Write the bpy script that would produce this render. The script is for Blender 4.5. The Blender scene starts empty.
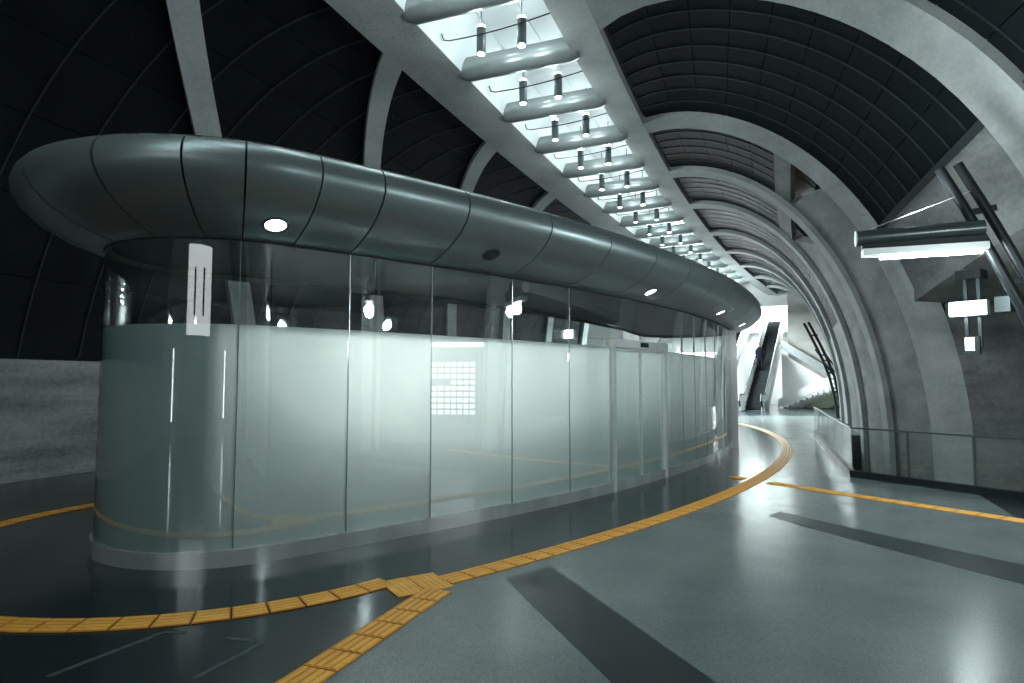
import bpy, bmesh, math, random
import numpy as np
from mathutils import Vector
random.seed(7)
SC = bpy.context.scene
COL = SC.collection

# ------------------------------------------------------------------ camera, world, exposure
cam_d = bpy.data.cameras.new('camera'); cam = bpy.data.objects.new('camera', cam_d); COL.objects.link(cam)
cam_d.sensor_width = 36.0; cam_d.lens = 625.0 / 1024 * 36; cam_d.clip_end = 300; cam_d.clip_start = 0.05
cam.location = (0, 0, 1.7); cam.rotation_euler = (math.radians(90 + 3.66), 0, 0)
SC.camera = cam
W = bpy.data.worlds.new('world'); SC.world = W; W.use_nodes = True
W.node_tree.nodes['Background'].inputs[0].default_value = (0.5, 0.75, 0.8, 1)
W.node_tree.nodes['Background'].inputs[1].default_value = 0.01
SC.view_settings.view_transform = 'Standard'; SC.view_settings.look = 'None'
SC.view_settings.exposure = 0.14; SC.view_settings.gamma = 1.0; SC.view_settings.use_curve_mapping = False

LAMP_UP = 11.0      # each cylinder lamp, upward
LAMP_DOWN = 26.0    # each cylinder lamp, downward
MAST_W = 150.0       # each fluorescent mast lamp
COOL = (0.82, 0.97, 0.985)

# ------------------------------------------------------------------ materials
def new_mat(name):
    m = bpy.data.materials.new(name); m.use_nodes = True
    nt = m.node_tree; return m, nt, nt.nodes, nt.links, nt.nodes['Principled BSDF']
def simple(name, col, rough=0.5, metal=0.0, emit=None, estr=0.0, spec=0.5, coat=0.0, var=0.0, vscale=6.0, bump=0.0, stretch=None):
    m, nt, n, l, b = new_mat(name)
    b.inputs['Base Color'].default_value = (*col, 1); b.inputs['Roughness'].default_value = rough
    b.inputs['Metallic'].default_value = metal; b.inputs['Specular IOR Level'].default_value = spec
    b.inputs['Coat Weight'].default_value = coat; b.inputs['Coat Roughness'].default_value = 0.05
    if emit: b.inputs['Emission Color'].default_value = (*emit, 1); b.inputs['Emission Strength'].default_value = estr
    if var or bump:
        tc = n.new('ShaderNodeTexCoord'); nz = n.new('ShaderNodeTexNoise'); nz.inputs['Scale'].default_value = vscale
        nz.inputs['Detail'].default_value = 6
        src = tc.outputs['Object']
        if stretch:
            mp = n.new('ShaderNodeMapping'); mp.inputs['Scale'].default_value = stretch
            l.new(src, mp.inputs['Vector']); src = mp.outputs['Vector']
        l.new(src, nz.inputs['Vector'])
        if var:
            r = n.new('ShaderNodeValToRGB'); r.color_ramp.elements[0].position = 0.3; r.color_ramp.elements[1].position = 0.7
            r.color_ramp.elements[0].color = (*[c * (1 - var) for c in col], 1)
            r.color_ramp.elements[1].color = (*[min(1, c * (1 + var)) for c in col], 1)
            l.new(nz.outputs['Fac'], r.inputs['Fac']); l.new(r.outputs['Color'], b.inputs['Base Color'])
        if bump:
            bp = n.new('ShaderNodeBump'); bp.inputs['Strength'].default_value = bump; bp.inputs['Distance'].default_value = 0.02
            l.new(nz.outputs['Fac'], bp.inputs['Height']); l.new(bp.outputs['Normal'], b.inputs['Normal'])
    return m
def concrete(name, dark, light, rough=0.75, streak=(0.5, 0.5, 1.6), stain=0.5):
    m, nt, n, l, b = new_mat(name)
    tc = n.new('ShaderNodeTexCoord')
    mp = n.new('ShaderNodeMapping'); mp.inputs['Scale'].default_value = streak; l.new(tc.outputs['Object'], mp.inputs['Vector'])
    n1 = n.new('ShaderNodeTexNoise'); n1.inputs['Scale'].default_value = 0.9; n1.inputs['Detail'].default_value = 8; n1.inputs['Roughness'].default_value = 0.65
    l.new(mp.outputs['Vector'], n1.inputs['Vector'])
    n2 = n.new('ShaderNodeTexNoise'); n2.inputs['Scale'].default_value = 14; n2.inputs['Detail'].default_value = 6
    l.new(tc.outputs['Object'], n2.inputs['Vector'])
    r = n.new('ShaderNodeValToRGB'); r.color_ramp.elements[0].position = 0.32; r.color_ramp.elements[1].position = 0.66
    r.color_ramp.elements[0].color = (*dark, 1); r.color_ramp.elements[1].color = (*light, 1)
    mx = n.new('ShaderNodeMath'); mx.operation = 'MULTIPLY_ADD'; mx.inputs[1].default_value = 0.28; l.new(n2.outputs['Fac'], mx.inputs[0])
    sb = n.new('ShaderNodeMath'); sb.operation = 'SUBTRACT'; sb.inputs[1].default_value = 0.14; l.new(n1.outputs['Fac'], sb.inputs[0])
    l.new(sb.outputs[0], mx.inputs[2]); l.new(mx.outputs[0], r.inputs['Fac'])
    # small blowholes / dark stains
    n3 = n.new('ShaderNodeTexNoise'); n3.inputs['Scale'].default_value = 3.3; n3.inputs['Detail'].default_value = 10; n3.inputs['Roughness'].default_value = 0.8
    l.new(tc.outputs['Object'], n3.inputs['Vector'])
    r3 = n.new('ShaderNodeValToRGB'); r3.color_ramp.elements[0].position = 0.30; r3.color_ramp.elements[1].position = 0.40
    r3.color_ramp.elements[0].color = (1 - stain,) * 3 + (1,); r3.color_ramp.elements[1].color = (1, 1, 1, 1)
    l.new(n3.outputs['Fac'], r3.inputs['Fac'])
    mm = n.new('ShaderNodeMix'); mm.data_type = 'RGBA'; mm.blend_type = 'MULTIPLY'; mm.inputs[0].default_value = 1
    l.new(r.outputs['Color'], mm.inputs[6]); l.new(r3.outputs['Color'], mm.inputs[7]); l.new(mm.outputs[2], b.inputs['Base Color'])
    bp = n.new('ShaderNodeBump'); bp.inputs['Strength'].default_value = 0.25; bp.inputs['Distance'].default_value = 0.02
    l.new(n2.outputs['Fac'], bp.inputs['Height']); l.new(bp.outputs['Normal'], b.inputs['Normal'])
    b.inputs['Roughness'].default_value = rough; b.inputs['Specular IOR Level'].default_value = 0.3
    return m
def granite(name, dark, light, rough=0.2, spec=0.5):
    m, nt, n, l, b = new_mat(name)
    tc = n.new('ShaderNodeTexCoord')
    n1 = n.new('ShaderNodeTexNoise'); n1.inputs['Scale'].default_value = 160; n1.inputs['Detail'].default_value = 3
    n2 = n.new('ShaderNodeTexNoise'); n2.inputs['Scale'].default_value = 1.1; n2.inputs['Detail'].default_value = 5
    l.new(tc.outputs['Object'], n1.inputs['Vector']); l.new(tc.outputs['Object'], n2.inputs['Vector'])
    ad = n.new('ShaderNodeMath'); ad.operation = 'MULTIPLY_ADD'; ad.inputs[1].default_value = 0.35
    l.new(n2.outputs['Fac'], ad.inputs[0]); l.new(n1.outputs['Fac'], ad.inputs[2])
    r = n.new('ShaderNodeValToRGB'); r.color_ramp.elements[0].position = 0.5; r.color_ramp.elements[1].position = 0.85
    r.color_ramp.elements[0].color = (*dark, 1); r.color_ramp.elements[1].color = (*light, 1)
    l.new(ad.outputs[0], r.inputs['Fac']); l.new(r.outputs['Color'], b.inputs['Base Color'])
    rr = n.new('ShaderNodeMapRange'); rr.inputs['To Min'].default_value = rough * 0.75; rr.inputs['To Max'].default_value = rough * 1.3
    l.new(n2.outputs['Fac'], rr.inputs['Value']); l.new(rr.outputs[0], b.inputs['Roughness'])
    b.inputs['Specular IOR Level'].default_value = spec
    return m
def glass(name, tint=(0.86, 0.95, 0.93), ior=1.5, add=0.02):
    m, nt, n, l, b = new_mat(name); n.remove(b)
    out = n['Material Output']
    tr = n.new('ShaderNodeBsdfTransparent'); tr.inputs[0].default_value = (*tint, 1)
    gl = n.new('ShaderNodeBsdfGlossy'); gl.inputs['Roughness'].default_value = 0.0
    r0 = ((ior-1)/(ior+1))**2 + add
    lw = n.new('ShaderNodeLayerWeight'); lw.inputs['Blend'].default_value = 0.5
    pw = n.new('ShaderNodeMath'); pw.operation = 'POWER'; pw.inputs[1].default_value = 4.5; l.new(lw.outputs['Facing'], pw.inputs[0])
    ad = n.new('ShaderNodeMath'); ad.operation = 'MULTIPLY_ADD'; ad.use_clamp = True; ad.inputs[1].default_value = 1 - r0; ad.inputs[2].default_value = r0
    mx = n.new('ShaderNodeMixShader')
    l.new(pw.outputs[0], ad.inputs[0]); l.new(ad.outputs[0], mx.inputs[0])
    l.new(tr.outputs[0], mx.inputs[1]); l.new(gl.outputs[0], mx.inputs[2]); l.new(mx.outputs[0], out.inputs['Surface'])
    return m

M = {}
M['rib'] = concrete('rib concrete', (0.30, 0.32, 0.315), (0.48, 0.495, 0.485), stain=0.2)
M['wall'] = concrete('wall concrete', (0.11, 0.122, 0.122), (0.30, 0.30, 0.292))
M['dado'] = concrete('dado concrete', (0.12, 0.13, 0.13), (0.36, 0.36, 0.355), streak=(0.35, 0.35, 2.4))
M['endwall'] = concrete('end wall concrete', (0.50, 0.47, 0.44), (0.68, 0.65, 0.62), stain=0.15)
M['panel'] = simple('dark vault panel', (0.006, 0.0095, 0.011), 0.6, spec=.1, var=0.15, vscale=2)
M['seam'] = simple('seam bar', (0.028, 0.034, 0.036), 0.5, spec=.2)
M['roofwhite'] = simple('white recess lining', (0.72, 0.76, 0.76), 0.35)
M['bar'] = simple('pale painted steel', (0.25, 0.275, 0.275), 0.32, metal=0.4, var=0.1, vscale=3)
M['floor_dark'] = granite('dark polished granite', (0.012, 0.019, 0.022), (0.030, 0.042, 0.046), 0.15, spec=.36)
M['floor_light'] = granite('light polished granite', (0.095, 0.122, 0.124), (0.20, 0.232, 0.232), 0.2, spec=.32)
M['floor_band'] = granite('black granite band', (0.012, 0.019, 0.022), (0.030, 0.041, 0.045), 0.32, spec=.22)
M['lowfloor'] = concrete('lower floor concrete', (0.03, 0.035, 0.037), (0.07, 0.075, 0.078))
M['yellow'] = simple('tactile yellow', (0.95, 0.46, 0.075), 0.45, var=0.14, vscale=5, spec=0.4)
M['yellow_base'] = simple('tactile yellow groove', (0.66, 0.28, 0.04), 0.6, var=0.2, vscale=5, spec=0.3)
M['canopy'] = simple('canopy metal', (0.25, 0.30, 0.305), 0.34, metal=0.6, var=0.06, vscale=60)
M['dark'] = simple('dark gap', (0.008, 0.010, 0.011), 0.7)
M['steel'] = simple('brushed steel', (0.62, 0.65, 0.65), 0.26, metal=0.8, var=0.12, vscale=3, stretch=(1, 1, 30))
M['kick'] = simple('polished kick plate', (0.66, 0.70, 0.70), 0.22, metal=0.6, var=0.25, vscale=2.2, stretch=(1, 1, .05))
M['alu'] = simple('pale aluminium', (0.78, 0.81, 0.81), 0.35, metal=0.5)
M['glass'] = glass('clear glass', tint=(.965, .985, .98), ior=1.65, add=0.05)
M['railglass'] = glass('rail glass', tint=(0.92, 0.955, 0.95), ior=1.42, add=0.0)
M['film'] = simple('frosted film', (0.44, 0.60, 0.60), 0.42, spec=1.0, var=0.03, vscale=0.8)
def _translucent(m, w):
    nt = m.node_tree; n, l = nt.nodes, nt.links; b = n['Principled BSDF']; out = n['Material Output']
    tl = n.new('ShaderNodeBsdfTranslucent'); tl.inputs[0].default_value = (.90, .92, .91, 1)
    mx = n.new('ShaderNodeMixShader'); mx.inputs[0].default_value = w
    l.new(b.outputs[0], mx.inputs[1]); l.new(tl.outputs[0], mx.inputs[2]); l.new(mx.outputs[0], out.inputs['Surface'])
_translucent(M['film'], .35)
M['black'] = simple('black metal', (0.010, 0.013, 0.015), 0.42, spec=0.35)
M['gunmetal'] = simple('grey metal tube', (0.10, 0.12, 0.125), 0.3, metal=0.6)
M['lamp'] = simple('lit lamp', (1, 1, 1), 0.3, emit=COOL, estr=18)
M['lens'] = simple('lit downlight', (1, 1, 1), 0.3, emit=(0.93, 1.0, 0.98), estr=7)
M['unlit'] = simple('unlit downlight', (0.03, 0.035, 0.035), 0.2, metal=0.5)
M['tube'] = simple('fluorescent tube', (1, 1, 1), 0.3, emit=(0.9, 1.0, 1.0), estr=9)
M['white'] = simple('white paint', (0.86, 0.86, 0.84), 0.45)
M['brown'] = simple('brown board', (0.16, 0.105, 0.065), 0.6, var=0.25, vscale=4)
M['rubber'] = simple('black rubber', (0.01, 0.011, 0.012), 0.45)
M['step'] = simple('escalator step', (0.012, 0.014, 0.015), 0.7, spec=.1)
M['green'] = simple('dark green underside', (0.035, 0.05, 0.03), 0.7)
M['cloth'] = simple('dark clothing', (0.006, 0.007, 0.009), 0.9, spec=.05)
M['skin'] = simple('skin', (0.45, 0.27, 0.19), 0.5)
M['chalk'] = simple('worn chalk', (0.060, 0.072, 0.076), 0.5, var=0.75, vscale=26)

# ------------------------------------------------------------------ mesh helpers
class MB:
    def __init__(s): s.v = []; s.f = []
    def quadgrid(s, P, flip=False):
        o = len(s.v); nr, nc = len(P), len(P[0])
        for row in P: s.v += [tuple(p) for p in row]
        for i in range(nr - 1):
            for j in range(nc - 1):
                q = (o + i*nc + j, o + i*nc + j + 1, o + (i+1)*nc + j + 1, o + (i+1)*nc + j)
                s.f.append(q[::-1] if flip else q)
        return o
    def shell(s, P, Q):
        """closed slab between point grids P (front) and Q (back)"""
        nr, nc = len(P), len(P[0])
        a = s.quadgrid(P); b = s.quadgrid(Q, True)
        I = lambda o, i, j: o + i*nc + j
        for j in range(nc - 1):
            s.f.append((I(a,0,j+1), I(a,0,j), I(b,0,j), I(b,0,j+1)))
            s.f.append((I(a,nr-1,j), I(a,nr-1,j+1), I(b,nr-1,j+1), I(b,nr-1,j)))
        for i in range(nr - 1):
            s.f.append((I(a,i,0), I(a,i+1,0), I(b,i+1,0), I(b,i,0)))
            s.f.append((I(a,i+1,nc-1), I(a,i,nc-1), I(b,i,nc-1), I(b,i+1,nc-1)))
        return s
    def box(s, c, ex, ey, ez):
        """centre c, half-extent vectors"""
        c, ex, ey, ez = map(np.array, (c, ex, ey, ez)); o = len(s.v)
        for k in (-1, 1):
            for j in (-1, 1):
                for i in (-1, 1): s.v.append(tuple(c + i*ex + j*ey + k*ez))
        for q in ((0,2,3,1),(4,5,7,6),(0,1,5,4),(2,6,7,3),(0,4,6,2),(1,3,7,5)): s.f.append(tuple(o + t for t in q))
        return s
    def abox(s, x0, x1, y0, y1, z0, z1):
        return s.box(((x0+x1)/2, (y0+y1)/2, (z0+z1)/2), ((x1-x0)/2,0,0), (0,(y1-y0)/2,0), (0,0,(z1-z0)/2))
    def beam(s, a, b, w, h, up=(0,0,1)):
        """box bar from a to b, width w (sideways) and height h (along up)"""
        a, b, up = np.array(a, float), np.array(b, float), np.array(up, float)
        d = b - a; L = np.linalg.norm(d); d /= L
        sd = np.cross(d, up); sd /= np.linalg.norm(sd); u = np.cross(sd, d)
        return s.box((a+b)/2, d*L/2, sd*w/2, u*h/2)
    def tube(s, path, r, n=10, cap=True):
        path = [np.array(p, float) for p in path]; m = len(path); o = len(s.v)
        ref = None
        for i, p in enumerate(path):
            d = path[min(i+1, m-1)] - path[max(i-1, 0)]; d /= np.linalg.norm(d)
            if ref is None:
                ref = np.cross(d, (0,0,1)); ref = ref if np.linalg.norm(ref) > .05 else np.cross(d, (1,0,0))
            ref = ref - d*np.dot(ref, d); ref /= np.linalg.norm(ref); up = np.cross(d, ref)
            rr = r[i] if isinstance(r, (list, tuple)) else r
            for k in range(n):
                t = 2*math.pi*k/n; s.v.append(tuple(p + rr*(math.cos(t)*ref + math.sin(t)*up)))
        for i in range(m-1):
            for k in range(n):
                s.f.append((o+i*n+k, o+i*n+(k+1)%n, o+(i+1)*n+(k+1)%n, o+(i+1)*n+k))
        if cap: s.f.append(tuple(o + k for k in range(n))[::-1]); s.f.append(tuple(o + (m-1)*n + k for k in range(n)))
        return s
    def prism(s, poly, z0, z1):
        o = len(s.v); n = len(poly)
        for p in poly: s.v.append((p[0], p[1], z0))
        for p in poly: s.v.append((p[0], p[1], z1))
        s.f.append(tuple(o + k for k in range(n))[::-1]); s.f.append(tuple(o + n + k for k in range(n)))
        for k in range(n): s.f.append((o+k, o+(k+1) % n, o+n+(k+1) % n, o+n+k))
        return s
    def extrude(s, poly3, vec):
        poly3 = [np.array(p, float) for p in poly3]; vec = np.array(vec, float); o = len(s.v); n = len(poly3)
        s.v += [tuple(p) for p in poly3] + [tuple(p + vec) for p in poly3]
        s.f.append(tuple(o + k for k in range(n))); s.f.append(tuple(o + n + k for k in range(n))[::-1])
        for k in range(n): s.f.append((o+(k+1) % n, o+k, o+n+k, o+n+(k+1) % n))
        return s
    def mesh(s, name, smooth=False, fix=True):
        me = bpy.data.meshes.new(name); me.from_pydata(s.v, [], s.f)
        if fix:
            bm = bmesh.new(); bm.from_mesh(me); bmesh.ops.recalc_face_normals(bm, faces=bm.faces); bm.to_mesh(me); bm.free()
        if smooth:
            me.polygons.foreach_set('use_smooth', [True]*len(me.polygons)); me.set_sharp_from_angle(angle=math.radians(38))
        me.update(); return me
    def build(s, name, mat, parent=None, smooth=False, fix=True):
        me = s.mesh(name, smooth, fix); me.materials.append(M[mat]); return link(name, me, parent)
def link(name, me, parent=None):
    o = bpy.data.objects.new(name, me); COL.objects.link(o)
    if parent is not None: o.parent = parent
    return o
def empty(name, loc=(0,0,0)):
    # the pivot is a note only: children keep world coordinates through the parent inverse
    o = bpy.data.objects.new(name, None); COL.objects.link(o); o.empty_display_size = 0.2; return o
def tag(o, label=None, cat=None, group=None, kind=None):
    if label: o['label'] = label
    if cat: o['category'] = cat
    if group: o['group'] = group
    if kind: o['kind'] = kind
    return o
def light(name, kind, loc, energy, parent=None, direction=None, **kw):
    d = bpy.data.lights.new(name, kind); d.energy = energy; d.color = COOL
    for k, v in kw.items(): setattr(d, k, v)
    o = bpy.data.objects.new(name, d); COL.objects.link(o); o.location = loc
    if direction is not None: o.rotation_euler = Vector(direction).to_track_quat('-Z', 'Y').to_euler()
    if parent is not None: o.parent = parent
    return o
ORD = ['first','second','third','fourth','fifth','sixth','seventh','eighth','ninth','tenth','eleventh','twelfth','thirteenth','fourteenth','fifteenth','sixteenth','seventeenth','eighteenth','nineteenth','twentieth']

# ------------------------------------------------------------------ hall geometry: curved spine, vault on both sides
HC = 7.7
def sx(Y): return 0.0040*Y*Y + 0.3055*Y - 2.13
_Y = np.linspace(-12, 50, 1241); _X = sx(_Y)
_S = np.concatenate([[0], np.cumsum(np.hypot(np.diff(_X), np.diff(_Y)))])
def s_at(Y): return float(np.interp(Y, _Y, _S))
def frame(s):
    Y = float(np.interp(s, _S, _Y)); g = 0.008*Y + 0.3055; L = math.hypot(1, g)
    return np.array([sx(Y), Y]), np.array([g/L, 1/L]), np.array([1/L, -g/L]), Y
def plan(s, v):
    p, t, n, _ = frame(s); return p + n*v
def pt(s, v, h):
    q = plan(s, v); return (q[0], q[1], h)
_AY = [-12, -4, 0, 6, 10.1, 14.5, 17.9, 21.2, 25.2, 28.9, 32.4, 38, 50]
_AA = [8.2, 8.2, 8.0, 7.6, 6.8, 5.62, 5.17, 4.93, 4.7, 4.5, 4.35, 4.2, 4.1]
def half(s):
    Y = float(np.interp(s, _S, _Y))
    return float(np.mean([np.interp(Y + d, _AY, _AA) for d in (-1.2, -.6, 0, .6, 1.2)]))
def prof_h(s, u):
    """height of the right vault at u = v / half width"""
    Y = float(np.interp(s, _S, _Y)); p = float(np.interp(Y, [6, 10.1, 14.5], [2.3, 2.2, 2.05])); c = float(np.interp(Y, [6, 10.1, 14.5, 18], [.5, .47, .12, 0]))
    return HC*max(0.0, 1 - u**p)**(1/p) + c*(1 - math.exp(-u/.1))*(1 - u**6)
def VR(s, t, off=0.0):
    u = math.sin(t); return pt(s, (half(s) + off)*u, prof_h(s, u)*(HC + off)/HC)
def tr_h(h, s):
    lo, hi = .15, 1.0
    for _ in range(30):
        m = (lo + hi)/2
        if prof_h(s, m) > h: lo = m
        else: hi = m
    return math.asin(lo)
AL = 5.85; VLEFT = -3.8
def VL(s, t, off=0.0):
    return pt(s, VLEFT - (AL + off)*math.sin(t), (HC + off)*math.cos(t))
def t_h(h): return math.acos(max(-1, min(1, h/HC)))
def t_v(s, v): return math.asin(min(1, v/half(s)))

S0, S1 = s_at(-9), s_at(43)
RIBY = [-3.0, 1.4, 5.8, 10.1, 14.55, 17.85, 21.2, 25.2, 28.9, 32.4, 36.0, 39.6]
RIBS = [s_at(y) for y in RIBY]

# ---- floor: thick slab with the void behind the railing cut out, stone inlays as children
RAIL_FAR, RAIL_CORNER, RAIL_NEAR = (9.83, 20.43), (6.08, 11.28), (8.9, 6.2)
floor_poly = [(-16,-11),(14,-11),(14,5.2),(9.4,5.3),RAIL_NEAR,RAIL_CORNER,RAIL_FAR,(14.5,18.6),(30,30),(34,52),(0,62),(-18,34)]
fl = MB().prism(floor_poly, -1.6, 0.0).build('floor', 'floor_dark')
tag(fl, 'dark polished granite concourse floor with lighter inlays', 'floor', kind='structure')
lf = MB().abox(5, 22, 3, 32, -1.9, -1.55).build('floor_lower', 'lowfloor'); tag(lf, 'dark lower floor beyond the glass railing', 'floor', kind='structure')

TC, TR = np.array([-19.94, 27.29]), 29.31          # tactile main arc centre, outer radius
def tarc(r, deg): return TC + r*np.array([math.cos(math.radians(deg)), math.sin(math.radians(deg))])
deg0 = math.degrees(math.atan2(5.38 - TC[1], -0.48 - TC[0]))
LD = np.array([0.357, 0.934]); LN = np.array([0.934, -0.357])   # lower tactile strip direction and right-hand normal
hub = np.array([-0.80, 5.35])
inlay = [tuple(tarc(TR, deg0 + k)) for k in np.linspace(0, -deg0 + 8, 40)]
inlay += [(15.5, 31), (13.6, 20.6)]
inlay += [(9.75, 20.75), (5.95, 11.42), (7.0, 9.5), (6.2, 7.7), (8.9, 5.6), (8.9, 5.0), (12, 5), (12,-9)]
inlay += [tuple(hub + LN*0.155 - LD*15), tuple(hub + LN*0.155 - LD*0.1)]
MB().prism(inlay, -0.05, 0.003).build('slab', 'floor_light', fl)
MB().prism([(-0.06,5.52),(0.36,5.86),(1.15,3.65),(2.9,-1.1),(2.2,-1.3),(0.56,3.65)], -0.05, 0.005).build('inlay_band', 'floor_band', fl)
MB().prism([(3.23,8.01),(3.49,8.30),(4.08,7.10),(4.74,5.90),(7.2,1.4),(6.6,1.2),(4.29,5.35),(3.65,6.84)], -0.05, 0.005).build('inlay_band', 'floor_band', fl)

# ---- tactile paving: each tile a part of the floor
def tile_mesh(L, Wd, dots=False, R=None):
    mb = MB(); g = 0.006
    mb.abox(-L/2+g, L/2-g, -Wd/2+g*.5, Wd/2-g*.5, 0.0, 0.0075)
    if dots:
        for i in range(5):
            for j in range(5):
                x, y = (i-2)*L/5.2, (j-2)*Wd/5.2
                mb.tube([(x,y,0.007),(x,y,0.0125)], [0.014, 0.009], 6)
    else:
        for k in range(4):
            y = (k-1.5)*Wd/4.3
            o = len(mb.v); h = 0.0125
            for X in (-L/2+.016, L/2-.016):
                mb.v += [(X, y-.019, .007), (X, y-.012, h), (X, y+.012, h), (X, y+.019, .007)]
            mb.f += [(o,o+1,o+5,o+4),(o+1,o+2,o+6,o+5),(o+2,o+3,o+7,o+6),(o,o+3,o+2,o+1),(o+4,o+5,o+6,o+7)]
    if R:   # bend to a ring of radius R, centre on +y side
        mb.v = [((R - y)*math.sin(x/R), R - (R - y)*math.cos(x/R), z) for x, y, z in mb.v]
    me = mb.mesh('tile'); me.materials.append(M['yellow_base']); me.materials.append(M['yellow'])
    for i, pl in enumerate(me.polygons): pl.material_index = 0 if i < 6 and not dots else 1
    return me
def put_tile(me, p, ang):
    o = link('tile', me, fl); o.location = (p[0], p[1], 0.003); o.rotation_euler = (0, 0, ang); return o
TL = 0.25
bar_tile = tile_mesh(TL, TL); dot_tile = tile_mesh(TL, TL*.88, True)
e1 = np.array([0.853, 0.522]); e2 = np.array([0.522, -0.853])
for i in (-.5, .5):
    for j in (-.5, .5): put_tile(dot_tile, hub + e1*i*TL + e2*j*TL*.88, math.atan2(e1[1], e1[0]))
dA = math.degrees(TL/(TR - .125)); a = deg0 + dA*.35
while a < -4:
    put_tile(bar_tile, tarc(TR - .125, a), math.radians(a + 90)); a += dA
LC = np.array([-3.2, 7.35]); LR = 2.885
ring_tile = tile_mesh(TL, TL, R=LR)
dA = math.degrees(TL/LR); a0_ = math.degrees(math.atan2(5.22 - LC[1], -1.02 - LC[0]))
a = a0_
while a > a0_ - 205:
    put_tile(ring_tile, LC + LR*np.array([math.cos(math.radians(a)), math.sin(math.radians(a))]), math.radians(a + 90)); a -= dA
p = np.array([-0.645, 5.09])
for k in range(18): put_tile(bar_tile, p - LD*TL*k, math.atan2(LD[1], LD[0]))
RD = np.array([0.548, -0.836]); p = np.array([3.98, 11.13])
for k in range(26):
    q = p + RD*TL*k
    if abs(np.hypot(*(q - TC)) - (TR - .125)) > .26: put_tile(bar_tile, q, math.atan2(RD[1], RD[0]))
# worn rectangle marking on the dark floor
for (a_, b_) in (((-2.68,3.72),(-2.37,4.35)), ((-2.37,4.36),(-2.2,4.36)), ((-1.9,4.27),(-1.62,4.19)), ((-1.62,4.2),(-1.82,3.7))):
    MB().beam((*a_, .0015), (*b_, .0015), .035, .003).build('marking', 'chalk', fl)

# ---- ribs, panels and infill of the right vault
NS = 90; SS = np.linspace(S0, S1, NS)
ceil_r = MB()
for s_a, s_b, vm in ((S0, RIBS[4], None), (RIBS[4], RIBS[6], 2.8), (RIBS[6], S1, None)):
    q_ = np.linspace(s_a, s_b, max(6, int((s_b-s_a)/.6))); te = lambda s: tr_h(4.4, s) if vm is None else t_v(s, vm)
    ceil_r.shell([[VR(s, t, .20) for t in np.linspace(0, te(s), 14)] for s in q_], [[VR(s, t, .30) for t in np.linspace(0, te(s), 14)] for s in q_])
ceil_r = ceil_r.build('ceiling_right', 'seam', smooth=True); tag(ceil_r, 'dark panelled vault curving from the skylight down to the concrete piers', 'ceiling', kind='structure')
def panels(s0, s1, tA, tB, nc, nr, fun, parent, gs=.017, gt=.006, off=.12):
    """grid of thin panels; tA, tB functions of s"""
    for i in range(1, nc):
        c = s0 + (s1-s0)*i/nc; w = .014; us = np.linspace(tA(c), tB(c), 2*nr+2)
        MB().shell([[fun(c+e, u, off-.012) for e in (-w, w)] for u in us], [[fun(c+e, u, off+.03) for e in (-w, w)] for u in us]).build('seam_bar', 'seam', parent, smooth=True)
    for i in range(nc):
        a = s0 + (s1-s0)*i/nc + gs; b = s0 + (s1-s0)*(i+1)/nc - gs
        for j in range(nr):
            F, B = [], []
            for s in (a, b):
                ta, tb = tA(s), tB(s); dt = gt/6
                u0 = ta + (tb-ta)*j/nr + dt; u1 = ta + (tb-ta)*(j+1)/nr - dt
                F.append([fun(s, u, off) for u in np.linspace(u0, u1, 4)]); B.append([fun(s, u, off+.05) for u in np.linspace(u0, u1, 4)])
            MB().shell(F, B).build('panel', 'panel', parent, smooth=True)
LOWAB = lambda s: 4.62 + .68*max(0.0, min(1.0, (RIBS[4] - s)/(RIBS[4] - RIBS[3])))
RW = .31   # half width of a rib along the hall
T0 = lambda s: .015
for k, nc, nr, low in ((1,5,6,5.3),(2,7,9,5.3),(3,8,9,'ab'),(4,6,5,None),(5,6,5,None),(6,6,8,3.6),(7,5,6,3.4),(8,4,5,3.2),(9,4,5,3.2),(10,3,4,3.2)):
    tb = (lambda s: t_v(s, 2.75)) if low is None else (lambda s: tr_h(LOWAB(s), s)) if low == 'ab' else (lambda s, low=low: tr_h(low, s))
    panels(RIBS[k] + RW, RIBS[k+1] - RW, T0, tb, nc, nr, VR, ceil_r)
RIBNAME = {3: 'large concrete arch sweeping across the top of the photo to the near pier', 4: 'concrete arch landing beside the wall lamps, second from the camera',
           5: 'third concrete arch from the camera, beside the first brown opening', 6: 'fourth concrete arch from the camera, below the brown openings'}
def arch(s, w, tA, tB, fun, depth=.45, n=28, low=None, name='arch_beam'):
    F, B = [], []
    for t in np.linspace(tA, tB, n):
        F.append([fun(s - w, t, 0), fun(s + w, t, 0)]); B.append([fun(s - w, t, depth), fun(s + w, t, depth)])
    if low is not None:
        F.append([(x, y, low) for x, y, z in F[-1]]); B.append([(x, y, low) for x, y, z in B[-1]])
    return MB().shell(F, B).build(name, 'rib', smooth=True)
for k, s in enumerate(RIBS):
    o = arch(s - (.15 if k == 3 else 0), RW + (.15 if k == 3 else 0), 0, math.pi/2, VR, low=-1.6)
    tag(o, RIBNAME.get(k, f'pale concrete arch on the railing side, {ORD[max(0,k-3)]} from the camera' if k > 3 else 'concrete arch overhead, behind the camera position'), 'arch', kind='structure')
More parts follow.
